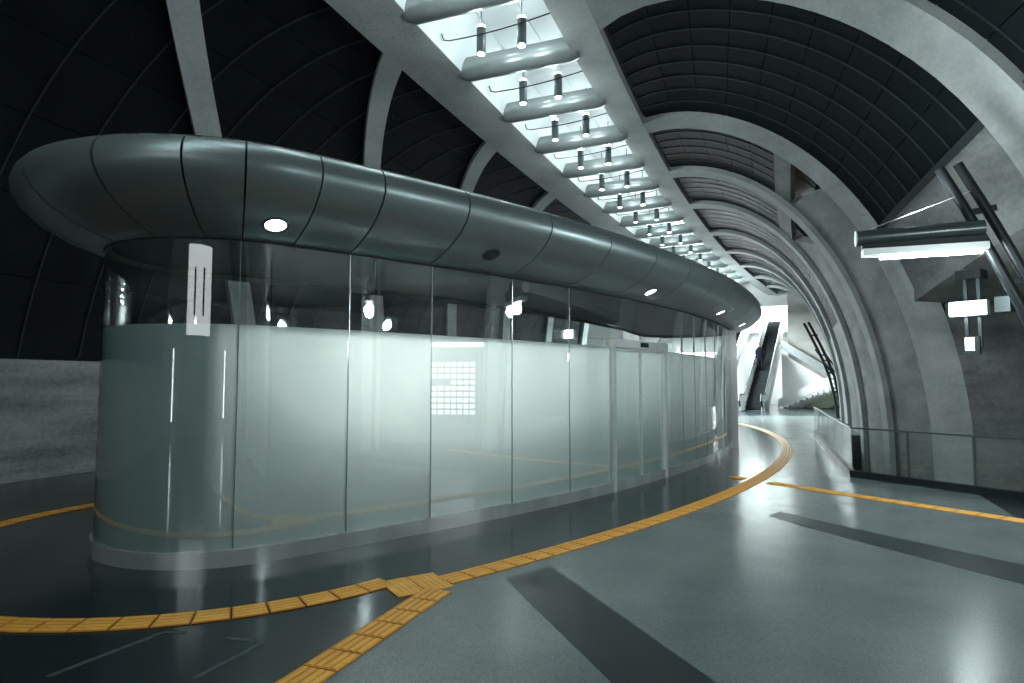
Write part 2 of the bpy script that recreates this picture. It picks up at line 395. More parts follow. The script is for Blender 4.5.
# concrete infill between the ribs
wr = tag(empty('wall_right'), 'board-marked concrete wall between the arch feet', 'wall', kind='structure')
def infill(s0, s1, tA, tB, off=.12, depth=.2, n=14, m=5, low=None, mat='wall'):
    F, B = [], []
    for u in np.linspace(0, 1, m):
        s = s0 + (s1-s0)*u; ta, tb = tA(s), tB(s)
        F.append([VR(s, t, off) for t in np.linspace(ta, tb, n)]); B.append([VR(s, t, off+depth) for t in np.linspace(ta, tb, n)])
        if low is not None: F[-1].append((*F[-1][-1][:2], low)); B[-1].append((*B[-1][-1][:2], low))
    return MB().shell(F, B).build('infill', mat, wr, smooth=True)
PH = lambda s: math.pi/2
for k in range(0, 11):
    a, b = RIBS[k] + RW - .05, RIBS[k+1] - RW + .05
    if k in (4, 5):
        infill(a, b, lambda s: t_v(s, 2.75), lambda s: t_v(s, 3.1), n=4)
        infill(a, b, lambda s, a=a, b=b: t_v(s, 3.86 + (3.12-3.86)*(s-a)/(b-a)), PH, low=-1.6)
        # brown lining inside the triangular opening
        F = [[VR(s, t_v(s, v), .9) for v in (2.6, 3.3, 4.3)] for s in (a-.2, b+.2)]; B = [[VR(s, t_v(s, v), 1.0) for v in (2.6, 3.3, 4.3)] for s in (a-.2, b+.2)]
        MB().shell(F, B).build('lining', 'brown', wr)
        m_ = (a+b)/2; MB().tube([VR(a, t_v(a, 3.5), .5), VR(b, t_v(b, 3.4), .5)], .05, 8).build('pipe', 'black', wr)
        light('opening_light', 'POINT', VR(m_, t_v(m_, 3.0), .55), 7, wr, shadow_soft_size=.05)
    elif k in (1, 2, 3):
        SOF = lambda s, k=k: 3.2 + .8*max(0.0, min(1.0, (RIBS[4] - s)/(RIBS[4] - RIBS[3]))) if k == 3 else 4.01
        infill(a, b, lambda s: tr_h(LOWAB(s), s), lambda s: tr_h(SOF(s), s))
        # alcove: soffit, back wall
        sof = [[VR(s, tr_h(SOF(s), s), .05) for s in np.linspace(a, b, 5)], [pt(s, half(s) + 2.3, SOF(s) - .25) for s in np.linspace(a, b, 5)]]
        MB().shell(sof, [[(x, y, z+.25) for x, y, z in r] for r in sof]).build('soffit', 'wall', wr)
        bw = [[pt(s, half(s) + 2.0, h) for s in np.linspace(a-.4, b+.4, 5)] for h in (4.3, -1.6)]
        MB().shell(bw, [[pt(s, half(s) + 2.3, h) for s in np.linspace(a-.4, b+.4, 5)] for h in (4.3, -1.6)]).build('alcove_wall', 'wall', wr)
        for s in (RIBS[k], RIBS[k+1]):
            MB().shell([[pt(s-.25, half(s) + .15, h) for h in (-1.6, 3.4)], [pt(s-.25, half(s) + 2.2, h) for h in (-1.6, 3.4)]],
                       [[pt(s+.25, half(s) + .15, h) for h in (-1.6, 3.4)], [pt(s+.25, half(s) + 2.2, h) for h in (-1.6, 3.4)]]).build('alcove_side', 'wall', wr)
        # metal edge trim under the panels
        MB().shell([[VR(s, tr_h(LOWAB(s)+.08, s), .05), VR(s, tr_h(LOWAB(s)-.03, s), .05)] for s in np.linspace(a, b, 6)], [[VR(s, tr_h(LOWAB(s)+.08, s), .2), VR(s, tr_h(LOWAB(s)-.03, s), .2)] for s in np.linspace(a, b, 6)]).build('edge_trim', 'seam', wr)
    else:
        low = {0: 5.3, 6: 3.6, 7: 3.4}.get(k, 3.2)
        infill(a, b, lambda s, low=low: tr_h(low, s), PH, low=-1.6)

# ---- left vault: panels, diagonal ribs, concrete dado
ceil_l = MB().shell([[VL(s, t, .20) for t in np.linspace(0, t_h(1.9), 16)] for s in SS], [[VL(s, t, .3) for t in np.linspace(0, t_h(1.9), 16)] for s in SS]).build('ceiling_left', 'seam', smooth=True)
tag(ceil_l, 'dark panelled vault rising behind the kiosk', 'ceiling', kind='structure')
panels(s_at(0), s_at(31), T0, lambda s: t_h(2.1), 34, 7, VL, ceil_l)
for k, y in enumerate((-9, -9, 6.75, 11.25, 15.4, 19.5, 23.6, 27.7)):
    if k < 2: continue
    sA = s_at(y) - 1.35; F, B = [], []
    for t in np.linspace(0, t_h(2.0), 26):
        w = AL*math.sin(t); s = sA + (.93 if k == 2 else 1.02)*w + .06*w*w
        F.append([VL(s - .32, t, 0), VL(s + .32, t, 0)]); B.append([VL(s - .32, t, .3), VL(s + .32, t, .3)])
    o = MB().shell(F, B).build('arch_beam', 'rib', smooth=True)
    tag(o, {2: 'pale concrete rib dropping behind the rounded end of the kiosk', 3: 'pale concrete rib dropping behind the middle of the kiosk canopy', 4: 'short visible concrete rib above the canopy, farther along the skylight'}.get(k, f'concrete rib on the dark side vault, {ORD[k]} along the skylight'), 'arch', kind='structure')
wl = MB().shell([[pt(s, VLEFT - .955*AL, h) for h in (0, 2.08)] for s in SS], [[pt(s, VLEFT - .955*AL - .5, h) for h in (0, 2.08)] for s in SS]).build('wall_left', 'dado', smooth=True)
tag(wl, 'low stained concrete wall behind the kiosk', 'wall', kind='structure')

# ---- spine beams and the lit recess between them
for nm, va, vb, lab in (('spine_beam', -.6, .03, 'pale concrete spine beam on the arch side of the lit recess'), ('spine_beam', -3.83, -2.8, 'broad pale concrete spine beam on the kiosk side of the lit recess')):
    o = MB().shell([[pt(s, va, HC), pt(s, vb, HC)] for s in SS], [[pt(s, va, HC+.9), pt(s, vb, HC+.9)] for s in SS]).build(nm, 'rib')
    tag(o, lab, 'beam', kind='structure')
rec = MB().shell([[pt(s, -2.85, HC+.95), pt(s, -.5, HC+.95)] for s in SS], [[pt(s, -2.85, HC+1.05), pt(s, -.5, HC+1.05)] for s in SS]).build('ceiling', 'gunmetal')
tag(rec, 'luminous recess along the crown of the vault', 'ceiling', kind='structure')
MB().shell([[pt(s, -2.8, HC+.02), pt(s, -2.35, HC+.93)] for s in SS], [[pt(s, -2.83, HC+.02), pt(s, -2.83, HC+.93)] for s in SS]).build('coving', 'roofwhite', rec)
BAR0 = s_at(8.97); BSTEP = 2.09
BARS = [BAR0 + BSTEP*k for k in range(-7, 16)]
cyl_me = MB().tube([(0,0,0),(0,0,.46)], .083, 16).mesh('body', True); cyl_me.materials.append(M['gunmetal'])
cap_me = MB().tube([(0,0,.46),(0,0,.5),(0,0,.52)], [.07,.07,.04], 14).mesh('bulb', True); cap_me.materials.append(M['lamp'])
len_me = MB().tube([(0,0,-.012),(0,0,.0)], .06, 14).mesh('lens', True); len_me.materials.append(M['lens'])
for k, s in enumerate(BARS):
    vis = k - 7     # 0 = first bar seen at the top of the photo
    mb = MB(); F = []
    for v in (-2.86, -2.72, -.62, -.5):
        r = .225 if -2.8 < v < -.55 else .18
        F.append([pt(s + r*math.sin(t), v, 7.83 - r*math.cos(t)*1.1) for t in np.linspace(-2.1, 2.1, 15)])
    mb.quadgrid(F); n15 = 15
    for a_ in (0, 3): mb.f.append(tuple(a_*n15 + j for j in range(n15)))
    for i in range(3): mb.f.append((i*n15, (i+1)*n15, (i+1)*n15+14, i*n15+14))
    o = mb.build('cross_beam', 'bar', smooth=True)
    tag(o, f'rounded pale cross beam spanning the lit recess, {ORD[vis]} from the top of the photo' if vis >= 0 else f'rounded pale cross beam above the photo, {ORD[-vis-1]} back', 'beam', kind='structure', group='cross beams of the recess')
    if k == len(BARS) - 1: break
    sm = s + BSTEP/2
    for side, v0, v1 in ((0, -2.33, -1.52), (1, -1.50, -.62)):
        MB().shell([[pt(q, v, HC+.90) for v in (v0, v1)] for q in (s+.008, s+BSTEP-.008)], [[pt(q, v, HC+.94) for v in (v0, v1)] for q in (s+.008, s+BSTEP-.008)]).build('panel', 'roofwhite', rec)
    for side, v in ((0, -1.98), (1, -1.22)):
        L = empty('spotlight')
        if vis >= 0: lab = f'cylindrical spotlight on the {"broad beam" if side == 0 else "arch"} side, {ORD[vis]} pair from the top of the photo'
        else: lab = f'cylindrical spotlight on the {"broad beam" if side == 0 else "arch"} side above the photo, {ORD[-vis-1]} pair back'
        tag(L, lab, 'spotlight', group='cylindrical spotlights in the recess')
        x, y, _ = pt(sm, v, 0); z = 7.46
        for nm, me in (('body', cyl_me), ('bulb', cap_me), ('lens', len_me)):
            c = link(nm, me, L); c.location = (x, y, z)
        MB().tube([(x,y,z+.5),(x,y,HC+.9)], .012, 6).build('stem', 'gunmetal', L)
        light('lamp_up', 'POINT', (x, y, z + .62), LAMP_UP, L, shadow_soft_size=.04)
        light('lamp_down', 'POINT', (x, y, z - .06), LAMP_DOWN, L, shadow_soft_size=.045)
    # thin looped cable
    pts = [pt(sm - .1, -2.72, 7.95), pt(sm - .12, -2.66, 7.78)] + [pt(sm - .1, -2.66 + 2.0*u, 7.76 - .05*math.sin(math.pi*u) + .1*u) for u in np.linspace(.05, 1, 9)]
    c = MB().tube(pts, .011, 6).build('cable', 'black')
    tag(c, f'thin dark cable looped across the lit recess, {ORD[vis]} from the top of the photo' if vis >= 0 else f'thin dark cable in the recess above the photo, {ORD[-vis-1]} bay back', 'cable', group='cables across the recess')

# ---- hall ends
n0 = frame(S0)
bk = MB().shell([[pt(S0, v, h) for v in (-12, 12)] for h in (-1.6, 9)], [[pt(S0-.4, v, h) for v in (-12, 12)] for h in (-1.6, 9)]).build('wall_back', 'wall')
tag(bk, 'concrete wall behind the camera position', 'wall', kind='structure')

# ------------------------------------------------------------------ kiosk
KC = np.array([-18.99, 27.33]); KR = 27.03; KA = math.radians(-51.9); Kr = 1.3; QE = 14.4
KA1 = KA + QE/KR
def kdir(a): return np.array([math.cos(a), math.sin(a)])
kc0 = KC + (KR-Kr)*kdir(KA); kc1 = KC + (KR-Kr)*kdir(KA1)
def K(q, d=0.0):
    """q along the glass line (0 = start of the long front, negative round the near end), d outwards"""
    if q < -math.pi*Kr:
        u = (-q - math.pi*Kr)/(KR-2*Kr); return KC + (KR-2*Kr-d)*kdir(KA+u)
    if q < 0: return kc0 + (Kr+d)*kdir(KA + q/Kr)
    if q <= QE: return KC + (KR+d)*kdir(KA + q/KR)
    return kc1 + (Kr+d)*kdir(KA1 + (q-QE)/Kr)
def kp(q, d, h): p = K(q, d); return (p[0], p[1], h)
kiosk = tag(empty('kiosk'), 'boat-shaped frosted glass kiosk under a rounded metal canopy', 'kiosk')
GH, FH, BH = 3.04, 2.24, .15
QBACK = -math.pi*Kr - 11.0
QEND = QE + math.pi*Kr
joints = [QBACK, -9, -6.8, -math.pi*Kr, -2.3, -.32, .774, 1.807, 3.09, 4.27, 5.35, 7.26, 8.2, 8.95, 9.8, 10.7, 11.9, 13.15, 14.0, 15.4, 17.0, QEND]
def strip(q0, q1, d0, d1, h0, h1, n=None):
    n = n or max(2, int(abs(q1-q0)/.12))
    qs = np.linspace(q0, q1, n)
    return MB().shell([[kp(q, d1, h) for h in (h0, h1)] for q in qs], [[kp(q, d0, h) for h in (h0, h1)] for q in qs])
GAP = .005
for i in range(len(joints)-1):
    a, b = joints[i] + GAP, joints[i+1] - GAP
    nn = 26 if b < .8 or a > 14 else 8
    strip(joints[i], joints[i+1], -.05, .03, .0, BH, nn).build('kick_plate', 'kick', kiosk, smooth=True)
    if abs(joints[i] - 5.35) < .01:
        top = strip(a, b, -.012, 0, FH + .13, GH, nn).build('glass_panel', 'glass', kiosk, smooth=True); continue
    g = strip(a, b, -.012, 0, BH, GH, nn).build('glass_panel', 'glass', kiosk, smooth=True)
    strip(a, b, -.022, -.016, BH, FH, nn).build('frosted_film', 'film', g, smooth=True)
# joint mullions inside (slim bright edges) where the photograph shows pale joints
for q in (-.32, .774, 1.807, 3.09, 4.27, 8.2, 8.95, 9.8, 10.7, 11.9):
    strip(q-.0035, q+.0035, -.03, .001, BH, GH, 2).build('joint_seal', 'steel', kiosk)
# top rail
strip(QBACK, QEND, -.04, .012, GH, GH+.06, 220).build('head_rail', 'dark', kiosk, smooth=True)
# sliding door: frame, two leaves with film, transom with sensor
D0, D1 = 5.35, 7.26; DM = (D0+D1)/2
for q in (D0+.03, D1-.03): MB().shell([[kp(q-.035, .05, h) for h in (0, FH+.1)], [kp(q+.035, .05, h) for h in (0, FH+.1)]], [[kp(q-.035, -.06, h) for h in (0, FH+.1)], [kp(q+.035, -.06, h) for h in (0, FH+.1)]]).build('door_jamb', 'alu', kiosk)
tr = strip(D0-.02, D1+.02, -.08, .07, FH, FH+.13, 8).build('door_header', 'alu', kiosk)
strip(DM-.12, DM+.12, .07, .10, FH+.03, FH+.10, 3).build('door_sensor', 'black', tr)
for q0, q1 in ((D0+.07, DM-.005), (DM+.005, D1-.07)):
    leaf = strip(q0, q1, -.012, 0, .05, FH-.01, 4).build('door', 'glass', kiosk)
    strip(q0+.02, q1-.02, -.024, -.016, .08, FH-.04, 4).build('frosted_film', 'film', leaf)
    f2 = MB()
    for q in (q0, q1-.028): f2.shell([[kp(q, .012, h) for h in (.03, FH-.01)], [kp(q+.028, .012, h) for h in (.03, FH-.01)]], [[kp(q, -.03, h) for h in (.03, FH-.01)], [kp(q+.028, -.03, h) for h in (.03, FH-.01)]])
    for h in (.03, FH-.05): f2.shell([[kp(q, .012, h), kp(q, .012, h+.04)] for q in (q0, q1)], [[kp(q, -.03, h), kp(q, -.03, h+.04)] for q in (q0, q1)])
    f2.build('leaf_frame', 'alu', leaf)
# fluorescent battens on the inside, below the clear band, glowing through the film
for q0, q1, P_ in ((.45, 1.3, 80), (1.45, 2.45, 150), (2.6, 3.6, 120), (3.8, 4.8, 75), (5.5, 6.25, 40), (6.4, 7.15, 40), (7.7, 8.7, 50), (9.3, 10.3, 65)):
    qm = (q0+q1)/2; d_ = K(qm, 0) - K(qm, -1); 
    B_ = strip(q0, q1, -.75, -.69, 2.02, 2.10, 4).build('inner_batten', 'alu', kiosk)
    strip(q0+.05, q1-.05, -.69, -.67, 2.03, 2.09, 4).build('inner_tube', 'tube', B_)
    strip(q0-.05, q1+.05, -.76, -.40, 2.115, 2.125, 4).build('light_shield', 'alu', B_)  # unseen plate added to keep batten light off the canopy soffit
    light('batten_light', 'AREA', kp(qm, -.64, 2.06), P_, kiosk, (d_[0], d_[1], 0), shape='RECTANGLE', size=q1-q0-.1, size_y=.06, color=(1, .99, .96))
# end post
strip(13.1, 13.28, -.1, .16, 0, GH, 4).build('post', 'steel', kiosk)
# interior: ceiling and back core so the clear band reads dark
ring = [K(q, -.05) for q in np.linspace(QBACK, QEND, 120)]
MB().prism([tuple(p) for p in ring], GH+.07, GH+.12).build('inner_ceiling', 'dark', kiosk)
for q in (-.35, 5.2, 7.4):  # unseen dividers added to confine the batten light along the front
    strip(q-.03, q+.03, -2*Kr+.08, -.18, 0, FH, 2).build('light_baffle', 'gunmetal', kiosk)
# canopy: profile swept round, one piece per panel
PROF = [(.015, 3.05), (.2, 3.10), (.42, 3.19), (.60, 3.30), (.72, 3.42), (.775, 3.52), (.785, 3.60), (.765, 3.68), (.715, 3.745), (.64, 3.785), (.5, 3.825), (.34, 3.86), (.1, 3.89)]
seams = [QBACK, -9.5, -7.8, -6.2, -4.6, -3.65, -3.1, -2.62, -2.14, -1.63, -1.08, -.62, -.31, .15, .76, 1.75, 3.0, 4.2, 5.4, 6.6, 7.8, 9.0, 10.2, 11.4, 12.6, 13.8, 14.6, 15.2, 15.8, 16.5, 17.3, QEND]
for a, b in zip(seams[:-1], seams[1:]):
    g = .009 if b-a > .5 else .006
    qs = np.linspace(a+g, b-g, 9 if (a < .2 or a > 14) else 5)
    MB().shell([[kp(q, d, h) for d, h in PROF] for q in qs], [[kp(q, d-.03, h+.012) for d, h in PROF] for q in qs]).build('canopy_panel', 'canopy', kiosk, smooth=True)
core = [[kp(q, d-.035, h+.02) for d, h in PROF] for q in np.linspace(QBACK, QEND, 200)]
cm = MB(); cm.quadgrid(core); cm.build('canopy_core', 'dark', kiosk, smooth=True, fix=False)
MB().prism([tuple(K(q, .3)) for q in np.linspace(QBACK, QEND, 140)], 3.84, 3.875).build('roof', 'canopy', kiosk)
# recessed downlights in the soffit
def soffit_h(d): return float(np.interp(d, [p[0] for p in PROF[:6]], [p[1] for p in PROF[:6]]))
for q, d, lit in ((-.09, .33, 1), (2.35, .42, 0), (6.05, .33, 1), (9.75, .33, 1), (12.9, .33, 1), (-3.9, .33, 0)):
    p = np.array(kp(q, d, soffit_h(d))); o_ = np.array(kp(q, d+.1, soffit_h(d+.1))); i_ = np.array(kp(q, d-.1, soffit_h(d-.1)))
    u = (o_-i_)/np.linalg.norm(o_-i_); w = np.array([*(K(q+.05, d) - K(q-.05, d)), 0]); w /= np.linalg.norm(w)
    nrm = np.cross(u, w); nrm = nrm if nrm[2] < 0 else -nrm
    rm = MB()
    ring_pts = lambda r, e: [tuple(p + r*(math.cos(t)*u + math.sin(t)*w) + e*nrm) for t in np.linspace(0, 2*math.pi, 25)]
    rm.quadgrid([ring_pts(.118, .0), ring_pts(.118, .008), ring_pts(.098, .010), ring_pts(.095, -.0)])
    D = rm.build('downlight', 'gunmetal', kiosk, smooth=True)
    lm = MB(); lm.v = ring_pts(.097, .003)[:-1]; lm.f = [tuple(range(24))]; lm.build('lens', 'lens' if lit else 'unlit', D)
    if lit: light('downlight_light', 'SPOT', tuple(p + nrm*.05), 14, kiosk, tuple(nrm), shadow_soft_size=.08, spot_size=math.radians(120), spot_blend=.6)

# ------------------------------------------------------------------ glass railing
def railing(A, B, posts, label, n_panels):
    A, B = np.array(A), np.array(B); d = (B-A)/np.linalg.norm(B-A); n = np.array([-d[1], d[0]]); L = np.linalg.norm(B-A)
    r = tag(empty('glass_railing'), label, 'railing')
    P = lambda s_, o, h: (*(A + d*s_ + n*o), h)
    MB().beam(P(0,0,.06), P(L,0,.06), .10, .12).build('kerb', 'black', r)
    MB().beam(P(0,0,.87), P(L,0,.87), .05, .028).build('handrail', 'gunmetal', r)
    for k in range(n_panels):
        a, b = L*k/n_panels + .01, L*(k+1)/n_panels - .01
        MB().beam(P(a,0,.485), P(b,0,.485), .014, .73).build('glass_panel', 'railglass', r)
    for k in range(1, n_panels + posts):
        MB().beam(P(L*k/n_panels, .0, .1), P(L*k/n_panels, .0, .86), .02, .03, up=(d[0], d[1], 0)).build('post', 'gunmetal', r)
    return r
railing(RAIL_CORNER, RAIL_FAR, 0, 'glass railing receding along the bright floor towards the escalators', 6)
railing(RAIL_CORNER, RAIL_NEAR, 0, 'dark-kerbed glass railing in front of the concrete arch feet', 6)

# ------------------------------------------------------------------ curved lamp masts
def mast(P0, heading, label, lamp_label, on=True, flip=1, arm=True, lam=1.0, ladder=False, zoff=0.0, power=1.0):
    T = np.array([math.sin(heading), math.cos(heading)]); N = np.array([T[1], -T[0]])
    P0 = np.array(P0, float)
    P = lambda l, a, h: (*(P0 + N*l + T*a), h + zoff)
    m = tag(empty('lamp_mast'), label, 'mast', group='curved lamp masts')
    prof = [(-.40,4.52),(-.18,4.04),(.11,3.37),(.40,2.65),(.64,1.9),(.82,1.0),(.90,.3),(.92,0.02)]
    for k, (o, cut) in enumerate(((0, 0), (.2, 0))):
        MB().tube([P(l+o, .0, h + (.0 if k == 0 else .04)) for l, h in prof], .062, 12).build('pole', 'black', m, smooth=True)
    for l, h in ((-.05,3.9),(.3,2.95),(.6,2.1),(.8,1.2)):
        MB().beam(P(l-.04,0,h), P(l+.25,0,h+.04), .03, .08).build('link_plate', 'black', m)
    if ladder:
        for o in (.45, .75):
            MB().tube([P(l+o, .3, h*.72) for l, h in prof], .035, 8).build('pole', 'black', m, smooth=True)
        for k in range(6): 
            h = .5 + .45*k; l = float(np.interp(-h, [-a for _, a in prof], [b for b, _ in prof])); MB().beam(P(l,0,h), P(l+.75,.3,h*.9), .03, .05).build('rung', 'black', m)
    MB().beam(P(.75,0,.02), P(1.3,0,.02), .4, .04).build('base_plate', 'black', m)
    if arm:
        a = tag(empty('fluorescent_lamp'), lamp_label, 'lamp', group='fluorescent arm lamps')
        hb = 3.66
        MB().tube([P(.02, -.12, hb), P(-1.42, -.12, hb-.02)], .105, 16).build('reflector_bar', 'gunmetal', a, smooth=True)
        MB().tube([P(-1.42, -.12, hb-.02), P(-1.435, -.12, hb-.02)], .11, 16).build('end_cap', 'alu', a, smooth=True)
        MB().box(P(-.66, -.12, hb-.15), (*(N*.70), 0), (*(T*.05), 0), (0,0,.05)).build('bracket', 'black', a)
        MB().box(P(-.66, -.14, hb-.235), (*(N*.70), -.005), (*(T*.10), 0), (0,0,.045)).build('housing', 'alu', a)
        MB().tube([P(-.02, -.16, hb-.30), P(-1.16, -.16, hb-.30)], .035, 12).build('tube', 'tube', a, smooth=True)
        MB().tube([P(-1.25, -.12, hb+.10), P(-.08, -.02, hb+.52)], .006, 6).build('stay_wire', 'alu', a)
        light('uplight', 'SPOT', P(-.66, -.12, hb+.2), MAST_W*.9, a, (-N[0]*.1, -N[1]*.1, 1), shadow_soft_size=.2, spot_size=math.radians(150), spot_blend=.7)
        for l in (-.3, -.9): light('tube_light', 'POINT', P(l, -.16, hb-.42), power*MAST_W/2, a, shadow_soft_size=.12)
    return m
hd = math.atan2(.37, .93)
mast((6.06, 8.0), hd, 'black curved twin-pole mast beside the fluorescent arm lamp', 'fluorescent arm lamp reaching from the curved black mast')
mast((5.65, 3.9), hd, 'black curved twin-pole mast outside the frame beside the camera', 'fluorescent arm lamp outside the frame beside the camera', power=1.1)
mast((5.0, 0.2), hd, 'black curved twin-pole mast behind the camera position', 'fluorescent arm lamp behind the camera position')
mast((14.5, 30.0), math.radians(27), 'black ladder-like mast in front of the far stairs', '', arm=False, ladder=True)

# hanging signal lamp in the alcove
hl = tag(empty('hanging_lamp'), 'lit box lamp hung on two rods under the dark soffit', 'lamp')
hT = np.array([.80, .60]); hN = np.array([.60, -.80]); hp = np.array([7.45, 10.05])
H_ = lambda l, a, h: (*(hp + hN*l + hT*a), h)
MB().box(H_(0,0,3.42), (*(hN*.17),0), (*(hT*.17),0), (0,0,.07)).build('ceiling_plate', 'black', hl)
for l in (-.09, .09): MB().beam(H_(l,0,3.45), H_(l,0,2.25), .05, .05, up=(hT[0],hT[1],0)).build('rod', 'gunmetal', hl)
MB().box(H_(-.02,-.1,2.87), (*(hN*.26),0), (*(hT*.07),0), (0,0,.12)).build('housing', 'alu', hl)
MB().box(H_(-.08,-.175,2.87), (*(hN*.19),0), (*(hT*.008),0), (0,0,.105)).build('lit_face', 'tube', hl)
MB().box(H_(.42,-.0,2.90), (*(hN*.10),0), (*(hT*.12),0), (0,0,.12)).build('side_box', 'gunmetal', hl)
MB().box(H_(.0,-.06,2.28), (*(hN*.10),0), (*(hT*.05),0), (0,0,.14)).build('small_housing', 'gunmetal', hl)
MB().box(H_(-.03,-.115,2.30), (*(hN*.06),0), (*(hT*.006),0), (0,0,.10)).build('small_lit_face', 'tube', hl)
light('box_light', 'POINT', H_(-.15,-.45,2.85), 14, hl, shadow_soft_size=.1)

# ------------------------------------------------------------------ far end: escalators, stairs, end walls, person
E0 = np.array([13.55, 36.2]); eh = math.radians(30); eT = np.array([math.sin(eh), math.cos(eh)]); eN = np.array([eT[1], -eT[0]])
EP = lambda a, l, h: (*(E0 + eT*a + eN*l), h)
RISE, RUN = 6.0, 10.4
def esc_h(a): return 0.0 if a < .8 else (RISE if a > .8 + RUN else (a-.8)*RISE/RUN)
def escalator(l0, label):
    e = tag(empty('escalator'), label, 'escalator')
    tr_ = MB(); poly = [EP(-.4,l0-.62,-.0), EP(.8,l0-.62,.0), EP(.8+RUN,l0-.62,RISE), EP(.8+RUN+1.2,l0-.62,RISE), EP(.8+RUN+1.2,l0-.62,RISE-.7), EP(.8+RUN,l0-.62,RISE-.7), EP(1.8,l0-.62,-.0)]
    tr_.extrude(poly, (*(eN*1.24), 0)).build('truss', 'steel', e)
    n = 26
    st = MB().box((0,0,0), (*(eT*.2), 0), (*(eN*.5), 0), (0,0,.11)).mesh('step'); st.materials.append(M['step'])
    for k in range(n):
        a = .8 + RUN*(k+.5)/n; c = link('step', st, e); c.location = EP(a, l0, esc_h(a) + .08)
    for sd in (-1, 1):
        l = l0 + sd*.58
        ln = [(-.6, .0), (.8, 0), (.8+RUN, RISE), (.8+RUN+1.4, RISE)]
        lo = [EP(a, l, h+.02) for a, h in ln]; hi = [EP(a, l, h+.92) for a, h in ln]
        w = eN*.03
        MB().shell([[ (p[0]+w[0],p[1]+w[1],p[2]) for p in lo], [(p[0]+w[0],p[1]+w[1],p[2]) for p in hi]], [[(p[0]-w[0],p[1]-w[1],p[2]) for p in lo], [(p[0]-w[0],p[1]-w[1],p[2]) for p in hi]]).build('balustrade', 'alu', e)
        MB().tube([EP(-.62, l, .3), EP(-.8, l, .6)] + [EP(a, l, h+.96) for a, h in ln], .055, 8).build('handrail', 'rubber', e, smooth=True)
        MB().beam(EP(-.6, l+sd*.12, .3), EP(1.0, l+sd*.12, .3), .12, .6).build('newel', 'steel', e)
    MB().box(EP(.2, l0, .015), (*(eT*.6),0), (*(eN*.5),0), (0,0,.015)).build('comb_plate', 'step', e)
    return e
escalator(.3, 'long escalator rising towards the bright upper landing, carrying a person')
escalator(-2.2, 'second escalator half hidden behind the end of the kiosk')
# upper landing, bulkhead, end walls
up = MB().shell([[EP(12.2, l, 6.0) for l in (-9, 1.4)], [EP(17, l, 6.0) for l in (-9, 1.4)]], [[EP(12.2, l, 5.4) for l in (-9, 1.4)], [EP(17, l, 5.4) for l in (-9, 1.4)]]).build('floor_upper', 'white'); tag(up, 'pale upper landing at the head of the escalators', 'floor', kind='structure')
ew = MB(); ew.shell([[EP(12.6, l, h) for l in (-12, 1.4)] for h in (0, 5.5)], [[EP(12.9, l, h) for l in (-12, 1.4)] for h in (0, 5.5)]); ew = ew.build('wall_end', 'white'); tag(ew, 'white wall under the upper landing', 'wall', kind='structure')
w2 = MB().shell([[EP(17, l, h) for l in (-12, 1.4)] for h in (5, 10)], [[EP(17.3, l, h) for l in (-12, 1.4)] for h in (5, 10)]).build('wall_end', 'white'); tag(w2, 'white wall at the back of the upper landing', 'wall', kind='structure')
w3 = MB().shell([[EP(8.2, l, h) for l in (1.4, 9)] for h in (-1.6, 10)], [[EP(17.4, l, h) for l in (1.4, 9)] for h in (-1.6, 10)]).build('wall_end', 'endwall'); tag(w3, 'beige concrete end wall beside the escalators', 'wall', kind='structure')
bh = MB().shell([[EP(8.8, l, h) for l in (-9, 1.45)] for h in (7.0, 9.2)], [[EP(9.3, l, h) for l in (-9, 1.45)] for h in (7.0, 9.2)]).build('wall_bulkhead', 'white'); tag(bh, 'white bulkhead closing the lit recess above the escalators', 'wall', kind='structure')
uc = MB().shell([[EP(a, l, 9.0) for l in (-12, 2)] for a in (8.8, 17.3)], [[EP(a, l, 9.2) for l in (-12, 2)] for a in (8.8, 17.3)]).build('ceiling_upper', 'white'); tag(uc, 'white ceiling over the upper landing', 'ceiling', kind='structure')
# ceiling lamps over the escalators
for k in range(3):
    c = tag(empty('ceiling_lamp'), f'ceiling lamp over the escalators, {ORD[k]} from the bulkhead', 'lamp', group='lamps over the escalators')
    a = 10 + 2.2*k
    MB().box(EP(a, -.8, 8.95), (*(eT*.3),0), (*(eN*2.2),0), (0,0,.05)).build('housing', 'alu', c)
    MB().box(EP(a, -.8, 8.88), (*(eT*.25),0), (*(eN*2.1),0), (0,0,.03)).build('diffuser', 'tube', c)
    lo = light('panel_light', 'AREA', EP(a, -.8, 8.8), 1500, c, (0,0,-1), shape='RECTANGLE', size=.5, size_y=4.2); lo.rotation_euler = (0, 0, -eh + math.pi/2)
# backlit wall panels under the landing, beside the second escalator
M['backlit'] = simple('backlit white panel', (.9, .9, .9), .4, emit=(.95, 1, .98), estr=14)
for k in range(5):
    c = tag(empty('backlit_panel'), f'backlit white wall panel beyond the end of the kiosk, {ORD[k]} from the escalators', 'light panel', group='backlit panels at the far end')
    MB().box(EP(12.5, -4.3-1.5*k, 2.1), (*(eN*.70),0), (*(eT*.04),0), (0,0,1.9)).build('panel', 'backlit', c)
    MB().box(EP(12.52, -4.3-1.5*k, 2.1), (*(eN*.74),0), (*(eT*.03),0), (0,0,1.94)).build('frame', 'alu', c)
